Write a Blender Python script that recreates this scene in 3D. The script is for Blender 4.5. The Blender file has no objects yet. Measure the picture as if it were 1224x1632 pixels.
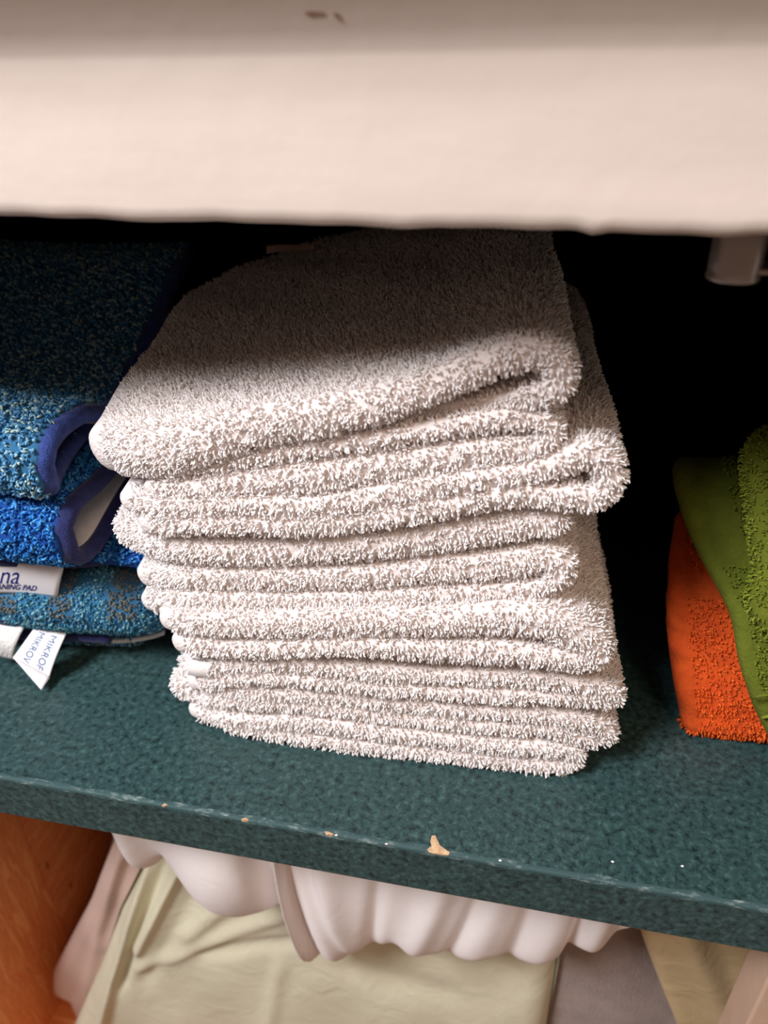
import bpy, math
import numpy as np
from mathutils import Matrix, Vector
RNG = np.random.default_rng(7)
# ------------------------------------------------------------------ camera
FPX, CX, CY = 1226.0, 612.0, 816.0
CAM = np.array([0.0, -0.176, 0.245])
_X = -np.array([-6000 - CX, 200 - CY, FPX]); _X /= np.linalg.norm(_X)
_D = np.array([-(_X[1]*1950.0 + _X[2]*FPX)/_X[0], 1950.0, FPX]); _D /= np.linalg.norm(_D)
ROT = np.stack([_X, np.cross(-_D, _X), -_D])            # rows: world axes seen from the camera
col = bpy.context.scene.collection
scene = bpy.context.scene
cam = bpy.data.cameras.new('camera'); camo = bpy.data.objects.new('camera', cam); col.objects.link(camo)
M = Matrix.Identity(4)
for i in range(3):
    M[i][0], M[i][1], M[i][2], M[i][3] = ROT[i, 0], -ROT[i, 1], -ROT[i, 2], CAM[i]
camo.matrix_world = M
cam.sensor_fit = 'VERTICAL'; cam.lens = 26.0; cam.sensor_height = 26.0*1632/FPX; cam.sensor_width = 26.0*1224/FPX
cam.clip_start = 0.01; cam.clip_end = 50
cam.dof.use_dof = True; cam.dof.focus_distance = 0.262; cam.dof.aperture_fstop = 11.0
scene.camera = camo
# ------------------------------------------------------------------ world, light, exposure
w = bpy.data.worlds.new('room_light'); scene.world = w; w.use_nodes = True
w.node_tree.nodes['Background'].inputs[0].default_value = (1.0, 0.66, 0.49, 1)
w.node_tree.nodes['Background'].inputs[1].default_value = 0.18
AZ, EL, DIST = math.radians(42), math.radians(48), 1.15      # a window up and to the left behind the viewer
kd = Vector((-math.sin(AZ)*math.cos(EL), -math.cos(AZ)*math.cos(EL), math.sin(EL)))
ld = bpy.data.lights.new('window_daylight', 'AREA'); ld.shape = 'SQUARE'; ld.size = 0.34
ld.energy = 20.0; ld.color = (0.97, 0.965, 1.0)
lo = bpy.data.objects.new('window_daylight', ld); col.objects.link(lo)
lo.location = Vector((-0.06, 0.02, 0.1)) + kd*DIST
lo.rotation_euler = kd.to_track_quat('Z', 'Y').to_euler()
l2 = bpy.data.lights.new('room_lamp', 'AREA'); l2.shape = 'SQUARE'; l2.size = 0.5; l2.energy = 5.2; l2.color = (1.0, 0.70, 0.50)
l2o = bpy.data.objects.new('room_lamp', l2); col.objects.link(l2o)
k2 = Vector((math.sin(math.radians(36))*math.cos(math.radians(50)), -math.cos(math.radians(36))*math.cos(math.radians(50)), math.sin(math.radians(50))))
l2o.location = Vector((-0.05, 0.02, 0.0)) + k2*1.5; l2o.rotation_euler = k2.to_track_quat('Z', 'Y').to_euler()
vs = scene.view_settings
scene.display_settings.display_device = 'sRGB'
vs.view_transform = 'Standard'; vs.look = 'None'; vs.gamma = 1.0; vs.use_curve_mapping = False
vs.exposure = 0.0
scene.cycles.diffuse_bounces = 8
# ------------------------------------------------------------------ helpers
def ray(px, py): return ROT @ np.array([px - CX, py - CY, FPX])
def on_y(px, py, y):
    d = ray(px, py); return CAM + d*(y - CAM[1])/d[1]
def on_z(px, py, z):
    d = ray(px, py); return CAM + d*(z - CAM[2])/d[2]
def on_x(px, py, x):
    d = ray(px, py); return CAM + d*(x - CAM[0])/d[0]

def mesh_obj(name, V, F, mat, parent=None, smooth=True):
    me = bpy.data.meshes.new(name)
    V = np.asarray(V, dtype=np.float32)
    if isinstance(F, np.ndarray):
        n, k = F.shape
        me.vertices.add(len(V)); me.vertices.foreach_set('co', V.ravel())
        me.loops.add(n*k); me.loops.foreach_set('vertex_index', F.ravel().astype(np.int32))
        me.polygons.add(n); me.polygons.foreach_set('loop_start', np.arange(0, n*k, k, dtype=np.int32))
        me.update(calc_edges=True)
    else:
        me.from_pydata([tuple(v) for v in V.tolist()], [], F); me.update()
    me.polygons.foreach_set('use_smooth', np.full(len(me.polygons), smooth))
    me.materials.append(mat)
    o = bpy.data.objects.new(name, me); col.objects.link(o)
    if parent: o.parent = parent
    return o
def tag(o, label, cat, group=None):
    o['label'] = label; o['category'] = cat
    if group: o['group'] = group
    return o
def empty(name, loc=(0, 0, 0)):
    o = bpy.data.objects.new(name, None); o.empty_display_size = 0.01; col.objects.link(o); return o
def struct(o): o['kind'] = 'structure'; return o
def box(name, x0, x1, y0, y1, z0, z1, mat, parent=None, bev=0.0, seg=3):
    V = [(x, y, z) for x in (x0, x1) for y in (y0, y1) for z in (z0, z1)]
    F = [(0, 1, 3, 2), (4, 6, 7, 5), (0, 4, 5, 1), (2, 3, 7, 6), (0, 2, 6, 4), (1, 5, 7, 3)]
    o = mesh_obj(name, V, F, mat, parent, smooth=False)
    if bev:
        m = o.modifiers.new('b', 'BEVEL'); m.width = bev; m.segments = seg
    return o
def resample(P, n):
    P = np.asarray(P, float)
    # catmull-rom through the points, then even spacing by the first columns' length
    Q = np.vstack([2*P[0]-P[1], P, 2*P[-1]-P[-2]]); out = []
    for i in range(1, len(Q)-2):
        p0, p1, p2, p3 = Q[i-1], Q[i], Q[i+1], Q[i+2]
        for t in np.linspace(0, 1, 14, endpoint=False):
            out.append(0.5*((2*p1) + (-p0+p2)*t + (2*p0-5*p1+4*p2-p3)*t*t + (-p0+3*p1-3*p2+p3)*t**3))
    out.append(P[-1]); out = np.array(out)
    L = np.r_[0, np.cumsum(np.linalg.norm(np.diff(out[:, :2], axis=0), axis=1))]
    s = np.linspace(0, L[-1], n)
    return np.stack([np.interp(s, L, out[:, k]) for k in range(out.shape[1])], 1)

def wob(x, y, z, seed=0, f=60.0):
    s = seed*1.7
    return (np.sin(x*f+s+1.3*np.sin(z*f*.7+s)) + np.sin(y*f*1.3+2*s) + np.sin((x+z)*f*.61+s*3)*np.cos((y-x)*f*.83))/3

def ribbon(path, n, w3, nback=14, arc=9, cap=5, square=False, flat=1.0):
    """Folded sheet. path rows: a, b, half thickness, c_front, c_back. Returns (grid of points S x T x 3, aux arrays)."""
    P = resample(path, n)
    tan = np.gradient(P[:, :2], axis=0); tan /= np.linalg.norm(tan, axis=1)[:, None] + 1e-12
    rows = []
    for k in range(cap):                                   # rounded start
        f = math.sin((k+0.25)/cap*math.pi/2); g = 1-math.cos((k+0.25)/cap*math.pi/2)
        h = P[0, 2]; back = h*(1-(1-math.cos((k+0.25)/cap*math.pi/2)))
        rows.append((P[0, :2]-tan[0]*h*math.cos((k+0.25)/cap*math.pi/2), tan[0], h*f, P[0, 3]+h*(1-f), P[0, 4], 0.0))
    for i in range(n): rows.append((P[i, :2], tan[i], P[i, 2], P[i, 3], P[i, 4], i/(n-1)))
    for k in reversed(range(cap)):
        f = math.sin((k+0.25)/cap*math.pi/2); h = P[-1, 2]
        rows.append((P[-1, :2]+tan[-1]*h*math.cos((k+0.25)/cap*math.pi/2), tan[-1], h*f, P[-1, 3]+h*(1-f), P[-1, 4], 1.0))
    G = []; A = []
    for (p, t, h, c0, c1, s) in rows:
        nrm = np.array([-t[1], t[0]]); line = []; aux = []
        hh = max(h, 1e-5)
        for k in range(nback):
            q = (k/(nback))**1.0
            line.append((p+nrm*h, c1+(c0+hh*flat-c1)*q)); aux.append((1, s))
        for k in range(arc+1):
            th = math.pi/2 - math.pi*k/arc
            sx, cx_ = math.sin(th), math.cos(th)
            if square: sx = math.copysign(abs(sx)**.5, sx); cx_ = abs(cx_)**.5
            line.append((p+nrm*h*sx, c0+hh*flat*(1-cx_))); aux.append((0, s))
        for k in range(nback):
            q = 1-(k+1)/nback
            line.append((p-nrm*h, c1+(c0+hh*flat-c1)*q)); aux.append((-1, s))
        G.append([w3(a[0], a[1], c) for a, c in line]); A.append(aux)
    return np.array(G), np.array(A)
def grid_faces(S, T, closed=True):
    i = np.arange(S-1)[:, None]; j = np.arange(T if closed else T-1)[None, :]; j2 = (j+1) % T
    return np.stack([i*T+j, i*T+j2, (i+1)*T+j2, (i+1)*T+j], -1).reshape(-1, 4)
def grid_obj(name, G, mat, parent=None, closed=True, ends=True, smooth=True):
    S, T, _ = G.shape
    F = grid_faces(S, T, closed).tolist()
    if ends and closed:
        F.append(list(range(T))[::-1]); F.append([(S-1)*T+k for k in range(T)])
        return mesh_obj(name, G.reshape(-1, 3), F, mat, parent, smooth)
    return mesh_obj(name, G.reshape(-1, 3), np.array(F), mat, parent, smooth)

def sample_grid(G, mask, dens, closed=True):
    """random points on the grid surface where mask (per vertex) is set; returns points, normals"""
    S, T, _ = G.shape
    F = grid_faces(S, T, closed); V = G.reshape(-1, 3); m = mask.reshape(-1)
    F = F[(m[F].mean(1) > 0.49)]
    a, b, c, d = (V[F[:, k]] for k in range(4))
    n = np.cross(c-a, d-b); ar = np.linalg.norm(n, axis=1)/2; n /= (2*ar[:, None]+1e-15)
    N = int(ar.sum()*dens); idx = RNG.choice(len(F), N, p=ar/ar.sum())
    u, v = RNG.random((2, N, 1))
    P = (a[idx]*(1-u)+b[idx]*u)*(1-v)+(d[idx]*(1-u)+c[idx]*u)*v
    return P, n[idx]

def loops(P, Nn, L, r, lean=0.8, down=0.0, pref=None, jit=0.35, twist=0.25, straight=False):
    """one small bent yarn loop per point; returns verts, quads"""
    N = len(P)
    Nn = Nn + RNG.normal(0, jit, (N, 3)); Nn /= np.linalg.norm(Nn, axis=1)[:, None]
    R = RNG.normal(0, 1, (N, 3))
    if pref is not None: R = R*0.55 + pref
    R[:, 2] -= down
    T = R - (R*Nn).sum(1)[:, None]*Nn; T /= np.linalg.norm(T, axis=1)[:, None]+1e-9
    B = np.cross(Nn, T)
    Ls = L*RNG.uniform(0.65, 1.25, N); ln = lean*RNG.uniform(0.5, 1.4, N); tw = RNG.normal(0, twist, N)
    hn = np.array([-0.25, 0.35, 0.74, 0.86, 0.60]); ht = np.array([0, 0.06, 0.34, 0.78, 1.08]); hb = np.array([0, 0.1, 0.25, 0.0, -0.2])
    rr = np.array([0.95, 1.08, 1.15, 1.1, 0.35])*r
    K, S = 5, 3
    if straight:
        hn = np.array([-0.25, 0.35, 0.80, 1.02]); ht = np.array([0, 0.08, 0.34, 0.72]); hb = np.array([0, 0.12, 0.2, 0.0]); rr = np.array([0.9, 1.08, 1.2, 0.42])*r; K = 4
    C = (P[:, None] + Nn[:, None]*(hn[None, :, None]*Ls[:, None, None]) + T[:, None]*(ht[None, :, None]*(Ls*ln)[:, None, None])
         + B[:, None]*(hb[None, :, None]*(Ls*tw)[:, None, None]*2))
    tg = np.gradient(C, axis=1); tg /= np.linalg.norm(tg, axis=2)[:, :, None]
    U = B[:, None] - (B[:, None]*tg).sum(2)[:, :, None]*tg; U /= np.linalg.norm(U, axis=2)[:, :, None]
    W = np.cross(tg, U)
    rs = rr[None, :]*RNG.uniform(0.8, 1.2, N)[:, None]
    V = []
    for k in range(S):
        th = 2*math.pi*k/S
        V.append(C + (U*math.cos(th)+W*math.sin(th))*rs[:, :, None])
    V = np.stack(V, 2).reshape(-1, 3)
    f = []
    for i in range(K-1):
        for k in range(S):
            f.append((i*S+k, i*S+(k+1) % S, (i+1)*S+(k+1) % S, (i+1)*S+k))
    F = (np.array(f)[None] + (np.arange(N)*K*S)[:, None, None]).reshape(-1, 4)
    return V, F
# ------------------------------------------------------------------ materials
def mat(name, rough=0.8, base=(1, 1, 1), spec=0.3, metal=0.0, sheen=0.0):
    m = bpy.data.materials.new(name); m.use_nodes = True
    b = m.node_tree.nodes['Principled BSDF']
    b.inputs['Base Color'].default_value = (*base, 1); b.inputs['Roughness'].default_value = rough
    b.inputs['Specular IOR Level'].default_value = spec; b.inputs['Metallic'].default_value = metal
    b.inputs['Sheen Weight'].default_value = sheen
    return m, m.node_tree, b
def nd(nt, typ, **kw):
    n = nt.nodes.new(typ)
    for k, v in kw.items():
        if k.startswith('_'): setattr(n, k[1:], v)
        else: n.inputs[k].default_value = v
    return n
def noise(nt, scale, detail=3, rough=0.5, vec=None, dist=0.0):
    n = nd(nt, 'ShaderNodeTexNoise', Scale=scale, Detail=detail, Roughness=rough, Distortion=dist)
    if vec is None:
        tc = nd(nt, 'ShaderNodeTexCoord'); vec = tc.outputs['Object']
    nt.links.new(vec, n.inputs['Vector']); return n
def ramp(nt, src, stops):
    r = nd(nt, 'ShaderNodeValToRGB'); e = r.color_ramp.elements
    while len(e) < len(stops): e.new(0.5)
    for k, (p, c) in enumerate(stops): e[k].position = p; e[k].color = (*c, 1)
    nt.links.new(src, r.inputs['Fac']); return r
def bump(nt, b, src, dist, strength=1.0, prev=None):
    n = nd(nt, 'ShaderNodeBump', Strength=strength, Distance=dist)
    nt.links.new(src, n.inputs['Height'])
    if prev: nt.links.new(prev.outputs[0], n.inputs['Normal'])
    nt.links.new(n.outputs[0], b.inputs['Normal']); return n
def stretched(nt, s):
    tc = nd(nt, 'ShaderNodeTexCoord'); mp = nd(nt, 'ShaderNodeMapping'); mp.inputs['Scale'].default_value = s
    nt.links.new(tc.outputs['Object'], mp.inputs['Vector']); return mp.outputs[0]
def simple_noise_mat(name, c1, c2, scale, rough=0.8, bdist=0.0005, detail=4, bscale=None, sheen=0.0, spec=0.3, vec=None):
    m, nt, b = mat(name, rough, spec=spec, sheen=sheen)
    n = noise(nt, scale, detail, vec=None if vec is None else stretched(nt, vec))
    r = ramp(nt, n.outputs['Fac'], [(0.3, c1), (0.7, c2)]); nt.links.new(r.outputs[0], b.inputs['Base Color'])
    n2 = noise(nt, bscale or scale*3, 3); bump(nt, b, n2.outputs['Fac'], bdist); return m
def yarn_mat(name, c1, c2, rough=0.7, sheen=0.0, spec=0.25, sss=0.0):
    m, nt, b = mat(name, rough, spec=spec, sheen=sheen)
    g = nd(nt, 'ShaderNodeNewGeometry')
    r = ramp(nt, g.outputs['Random Per Island'], [(0.0, c1), (1.0, c2)])
    nt.links.new(r.outputs[0], b.inputs['Base Color'])
    if sss:
        b.inputs['Subsurface Weight'].default_value = sss; b.inputs['Subsurface Radius'].default_value = (1.0, 0.85, 0.78); b.inputs['Subsurface Scale'].default_value = 0.0008
    return m
def lin(*c): return tuple(((v/255+0.055)/1.055)**2.4 if v > 10 else v/255/12.92 for v in c)
WHITE_A, WHITE_B = (0.92, 0.865, 0.845), (0.96, 0.92, 0.905)
m_tbase = simple_noise_mat('white_terry_ground', (0.78, 0.715, 0.695), (0.85, 0.79, 0.77), 120, 0.95, 0.0006, bscale=900)
m_tloop = yarn_mat('white_terry_yarn', WHITE_A, WHITE_B, 0.7, sss=0.35, spec=0.2)
m_band = simple_noise_mat('white_woven_band', (0.84, 0.80, 0.79), (0.90, 0.87, 0.86), 900, 0.7, 0.0002)
m_paint, nt, b = mat('cream_gloss_paint', 0.42, spec=0.4)
n = noise(nt, 14, 3); r = ramp(nt, n.outputs['Fac'], [(0.3, (0.69, 0.605, 0.545)), (0.7, (0.735, 0.65, 0.59))]); nt.links.new(r.outputs[0], b.inputs['Base Color'])
n1 = noise(nt, 60, 3, vec=stretched(nt, (0.12, 1, 1.2))); bp = bump(nt, b, n1.outputs['Fac'], 0.0007, 0.35)
n2 = noise(nt, 140, 2); bump(nt, b, n2.outputs['Fac'], 0.0004, 0.35, bp)
# green mottled laminate
def laminate(name, gain=1.0):
    m, nt, b = mat(name, 0.38, spec=0.45)
    n = noise(nt, 400, 6, 0.66, dist=0.3)
    g = lambda c: tuple(v*gain for v in c)
    r = ramp(nt, n.outputs['Fac'], [(0.36, g((0.009, 0.020, 0.021))), (0.45, g((0.021, 0.049, 0.050))), (0.55, g((0.029, 0.066, 0.067))), (0.66, g((0.053, 0.108, 0.108)))])
    v = nd(nt, 'ShaderNodeTexVoronoi', Scale=150.0); tc = nd(nt, 'ShaderNodeTexCoord'); nt.links.new(tc.outputs['Object'], v.inputs['Vector'])
    r2 = ramp(nt, v.outputs['Distance'], [(0.018, (1, 1, 1)), (0.03, (0, 0, 0))])
    r3 = ramp(nt, v.outputs['Color'], [(0.90, (0, 0, 0)), (0.93, (1, 1, 1))])
    mm = nd(nt, 'ShaderNodeMath', _operation='MULTIPLY'); nt.links.new(r2.outputs[0], mm.inputs[0]); nt.links.new(r3.outputs[0], mm.inputs[1])
    mx = nd(nt, 'ShaderNodeMix', _data_type='RGBA'); mx.inputs[7].default_value = (0.5, 0.55, 0.55, 1)
    nt.links.new(mm.outputs[0], mx.inputs[0]); nt.links.new(r.outputs[0], mx.inputs[6]); nt.links.new(mx.outputs[2], b.inputs['Base Color'])
    n2 = noise(nt, 900, 2); bump(nt, b, n2.outputs['Fac'], 0.00004, 0.3)
    return m
m_lam = laminate('green_laminate', 1.12)
m_seam, nt, b = mat('worn_laminate_seam', 0.7)
n = noise(nt, 420, 5, 0.7, vec=stretched(nt, (0.35, 1, 1)))
r = ramp(nt, n.outputs['Fac'], [(0.52, (0.04, 0.085, 0.09)), (0.64, (0.16, 0.22, 0.21)), (0.76, (0.5, 0.5, 0.47))]); nt.links.new(r.outputs[0], b.inputs['Base Color'])
m_chip = simple_noise_mat('bare_particleboard', lin(190, 155, 120), lin(222, 190, 152), 500, 0.9, 0.0004)
m_post = simple_noise_mat('pale_wood_post', (0.52, 0.36, 0.26), (0.62, 0.44, 0.32), 20, 0.6)
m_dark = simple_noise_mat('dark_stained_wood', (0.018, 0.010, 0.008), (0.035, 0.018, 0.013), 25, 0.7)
# pine
def pine(name, vec, seed):
    m, nt, b = mat(name, 0.5, spec=0.35)
    tc = nd(nt, 'ShaderNodeTexCoord'); mp = nd(nt, 'ShaderNodeMapping'); mp.inputs['Scale'].default_value = vec; mp.inputs['Location'].default_value = (seed, seed*2, seed)
    mp.inputs['Rotation'].default_value = (0.25, 0, 0); nt.links.new(tc.outputs['Object'], mp.inputs['Vector'])
    n = noise(nt, 9, 5, 0.6, vec=mp.outputs[0], dist=0.5)
    r = ramp(nt, n.outputs['Fac'], [(0.30, (0.62, 0.17, 0.045)), (0.46, (0.82, 0.31, 0.10)), (0.52, (0.70, 0.22, 0.065)), (0.60, (0.9, 0.40, 0.15)), (0.75, (0.64, 0.22, 0.065))])
    v = nd(nt, 'ShaderNodeTexVoronoi', Scale=1.0); nt.links.new(stretched(nt, (1, 55, 16)), v.inputs['Vector'])
    rk = ramp(nt, v.outputs['Distance'], [(0.03, (0.3, 0.22, 0.2)), (0.10, (1, 1, 1))])
    mx = nd(nt, 'ShaderNodeMix', _data_type='RGBA', _blend_type='MULTIPLY'); mx.inputs[0].default_value = 1
    nt.links.new(r.outputs[0], mx.inputs[6]); nt.links.new(rk.outputs[0], mx.inputs[7]); nt.links.new(mx.outputs[2], b.inputs['Base Color']); return m
m_pine = pine('orange_pine', (1, 16, 1.6), 0.0); m_pine2 = pine('orange_pine_inner', (1, 3, 20), 3.3)
m_metal = mat('dull_zinc', 0.32, (0.36, 0.32, 0.30), 0.5, 0.6)[0]
m_navy = simple_noise_mat('navy_binding', (0.012, 0.016, 0.085), (0.022, 0.032, 0.15), 300, 0.85, 0.0005, bscale=1200, sheen=0.15)
m_navy2 = simple_noise_mat('blue_binding', (0.014, 0.03, 0.16), (0.04, 0.085, 0.36), 260, 0.7, 0.0005, bscale=1200, sheen=0.15)
m_blue1g = mat('blue_pad_ground', 0.95, (0.035, 0.15, 0.30))[0]
m_blue2g = mat('bright_blue_pad_ground', 0.95, (0.008, 0.06, 0.28))[0]
m_backing = simple_noise_mat('white_pad_backing', (0.72, 0.72, 0.72), (0.84, 0.84, 0.83), 200, 0.9, 0.0006, bscale=800)
m_backd = mat('beige_pad_backing', 0.95, (0.26, 0.23, 0.18))[0]
m_label = mat('satin_label', 0.5, (0.90, 0.89, 0.93))[0]
m_ink = mat('blue_ink', 0.6, (0.012, 0.025, 0.24))[0]
m_ink2 = mat('light_blue_ink', 0.6, (0.02, 0.12, 0.30))[0]
def yarn3(name, stops):
    m, nt, b = mat(name, 0.6, spec=0.3); g = nd(nt, 'ShaderNodeNewGeometry')
    r = ramp(nt, g.outputs['Random Per Island'], stops); r.color_ramp.interpolation = 'LINEAR'
    nt.links.new(r.outputs[0], b.inputs['Base Color']); return m
m_blue1 = yarn3('heather_blue_yarn', [(0.0, (0.035, 0.16, 0.36)), (0.5, (0.085, 0.31, 0.56)), (0.7, (0.20, 0.45, 0.62)), (1.0, (0.54, 0.70, 0.62))])
m_blue2 = yarn3('bright_blue_yarn', [(0.0, (0.008, 0.11, 0.40)), (0.6, (0.025, 0.23, 0.66)), (1.0, (0.12, 0.46, 0.86))])
# plaid yarn, colour by place on the pad
m_plaid, nt, b = mat('plaid_blue_yarn', 0.7)
tc = nd(nt, 'ShaderNodeTexCoord'); sp = nd(nt, 'ShaderNodeSeparateXYZ'); nt.links.new(tc.outputs['Object'], sp.inputs[0])
def mth(op, a, b_):
    n = nd(nt, 'ShaderNodeMath', _operation=op)
    for q, v_ in enumerate((a, b_)):
        if isinstance(v_, (int, float)): n.inputs[q].default_value = v_
        else: nt.links.new(v_, n.inputs[q])
    return n.outputs[0]
acc = None
for a_, c_ in ((88, 125), (170, 217), (6, 44)):
    x0_, x1_ = on_y(a_, 930, 0.052)[0], on_y(c_, 930, 0.054)[0]
    q_ = mth('MULTIPLY', mth('GREATER_THAN', sp.outputs['X'], float(x0_)), mth('LESS_THAN', sp.outputs['X'], float(x1_)))
    acc = q_ if acc is None else mth('ADD', acc, q_)
band_z = mth('MULTIPLY', mth('GREATER_THAN', sp.outputs['Z'], 0.0345), mth('LESS_THAN', sp.outputs['Z'], 0.060))
msk = mth('MULTIPLY', acc, band_z)
g = nd(nt, 'ShaderNodeNewGeometry')
ra = ramp(nt, g.outputs['Random Per Island'], [(0.0, (0.02, 0.13, 0.25)), (0.6, (0.06, 0.27, 0.42)), (1.0, (0.30, 0.55, 0.60))])
rb = ramp(nt, g.outputs['Random Per Island'], [(0.0, (0.085, 0.11, 0.11)), (1.0, (0.20, 0.22, 0.20))])
mx = nd(nt, 'ShaderNodeMix', _data_type='RGBA'); nt.links.new(msk, mx.inputs[0]); nt.links.new(ra.outputs[0], mx.inputs[6]); nt.links.new(rb.outputs[0], mx.inputs[7])
nt.links.new(mx.outputs[2], b.inputs['Base Color'])
m_orange = simple_noise_mat('orange_towel_cloth', (0.50, 0.06, 0.008), (0.64, 0.09, 0.011), 150, 0.95, 0.0006, bscale=700)
m_orangey = yarn_mat('orange_yarn', (0.72, 0.10, 0.010), (0.9, 0.17, 0.025), 0.9)
m_green = simple_noise_mat('green_towel_cloth', (0.10, 0.125, 0.009), (0.14, 0.165, 0.015), 150, 0.95, 0.0006, bscale=700)
m_greeny = yarn_mat('green_yarn', (0.15, 0.19, 0.014), (0.25, 0.30, 0.032), 0.9)
def cotton(name, c1, c2, bd=0.0008):
    m, nt, b = mat(name, 0.9, spec=0.15, sheen=0.1)
    n = noise(nt, 9, 4); r = ramp(nt, n.outputs['Fac'], [(0.3, c1), (0.7, c2)]); nt.links.new(r.outputs[0], b.inputs['Base Color'])
    n1 = noise(nt, 45, 4, dist=1.2); bp = bump(nt, b, n1.outputs['Fac'], bd*4, 0.5)
    n2 = noise(nt, 2400, 1); bump(nt, b, n2.outputs['Fac'], 0.0002, 0.5, bp); return m
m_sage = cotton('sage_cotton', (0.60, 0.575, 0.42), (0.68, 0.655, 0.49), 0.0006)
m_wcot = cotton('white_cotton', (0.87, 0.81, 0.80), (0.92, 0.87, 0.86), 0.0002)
m_pink = cotton('shade_tinted_cotton', (0.54, 0.39, 0.33), (0.62, 0.46, 0.395), 0.0002)  # pale cotton with its pinkish shade mixed into the colour
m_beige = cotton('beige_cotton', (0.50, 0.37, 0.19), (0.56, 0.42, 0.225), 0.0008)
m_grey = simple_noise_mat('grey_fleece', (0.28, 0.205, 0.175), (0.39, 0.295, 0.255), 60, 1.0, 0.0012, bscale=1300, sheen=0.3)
# ------------------------------------------------------------------ the cupboard
XL, XR, YB = -0.345, 0.30, 0.48
SF = -0.012                                              # front plane of the green shelf
ZU = on_y(612, 1409, SF)[2]
shelf = box('shelf', XL, XR, SF, YB, ZU, 0.0, m_lam, bev=0.0012, seg=2)
tag(shelf, 'green mottled laminate shelf with a chipped worn front edge', 'shelf')
# worn line along the front edge
N = 240; xs = np.linspace(XL, XR, N); G = []
for x in xs:
    hw = 0.0005+0.0004*math.sin(x*310)*math.sin(x*97+1)
    G.append([(x, SF-0.00004, -0.0013-hw), (x, SF-0.00008, -0.0008), (x, SF+0.0002, -0.00012), (x, SF+0.0008, 0.00008), (x, SF+0.0012+hw*1.5, 0.00006)])
o = grid_obj('worn_edge', np.array(G), m_seam, shelf, closed=False, ends=False); o['label'] = 'whitish worn line along the laminate edge'
def inlay(name, pts, mat_, parent, lift=0.00025, label=None):
    """small chip: outline given on the edge; points above the edge line lie on the top, those below on the front"""
    V = []
    for px, py in pts:
        p = on_z(px, py, 0.0)
        if p[1] < SF: p = on_y(px, py, SF)
        V.append(p)
    V = np.array(V); c = V.mean(0)
    if V[:, 1].max() > SF+1e-5 and V[:, 2].min() < -1e-5: c = np.array([c[0], SF, 0.0]) 
    off = np.array([0, -lift, lift])
    n = len(V); W = np.vstack([V+off, [c+off*1.6], V-off*0.5])
    F = [(k, (k+1) % n, n) for k in range(n)] + [(k, n+1+k, n+1+(k+1) % n, (k+1) % n) for k in range(n)]
    o = mesh_obj(name, W, F, mat_, parent, smooth=False)
    if label: o['label'] = label
    return o
inlay('chip', [(688, 1332), (694, 1331), (697, 1338), (701, 1347), (708, 1352), (717, 1358), (715, 1363), (703, 1363), (692, 1361), (684, 1358), (681, 1353), (688, 1348), (686, 1341)], m_chip, shelf, label='largest bare chip on the edge')
inlay('chip', [(385, 1305), (391, 1303), (397, 1305), (394, 1310), (386, 1309)], m_chip, shelf)
inlay('chip', [(518, 1325), (524, 1325), (533, 1330), (528, 1333), (520, 1330)], m_chip, shelf)
inlay('chip', [(258, 1284), (263, 1280), (268, 1283), (262, 1287)], m_chip, shelf)
for px, py in ((616, 1345), (536, 1331), (797, 1371), (1087, 1380), (976, 1373)):
    inlay('chip', [(px-3, py), (px, py-2), (px+3, py), (px+1, py+2)], m_label, shelf)
# shell
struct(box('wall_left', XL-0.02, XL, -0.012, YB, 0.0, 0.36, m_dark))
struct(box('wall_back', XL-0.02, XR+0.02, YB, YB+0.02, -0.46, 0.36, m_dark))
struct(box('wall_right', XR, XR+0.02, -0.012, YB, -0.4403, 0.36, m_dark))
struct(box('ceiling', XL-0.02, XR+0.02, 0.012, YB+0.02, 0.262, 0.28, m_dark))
struct(box('floor', XL-0.02, XR+0.02, -0.012, YB+0.02, -0.46, -0.4405, m_pine))
pw = struct(box('wall_left.001', XL-0.021, XL-0.001, 0.1190, YB, -0.46, -0.0005, m_pine2))
fp = box('plank', XL-0.02, XL, -0.012, 0.1185, -0.46, -0.0005, m_pine, pw, bev=0.0008); fp['label'] = 'lighter front pine board'
# front stile at the right under the shelf
pp = on_y(1224, 1545, 0.0)
struct(box('trim_2', pp[0]+0.0015, pp[0]+0.05, 0.0, 0.02, -0.4403, ZU, m_post, bev=0.0012))
struct(box('lamp_blocker', 0.122, XR+0.02, -0.011, 0.009, 0.0, 0.262, m_paint, bev=0.0012))   # unseen board, added to block the lamp from the right-hand towels
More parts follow.
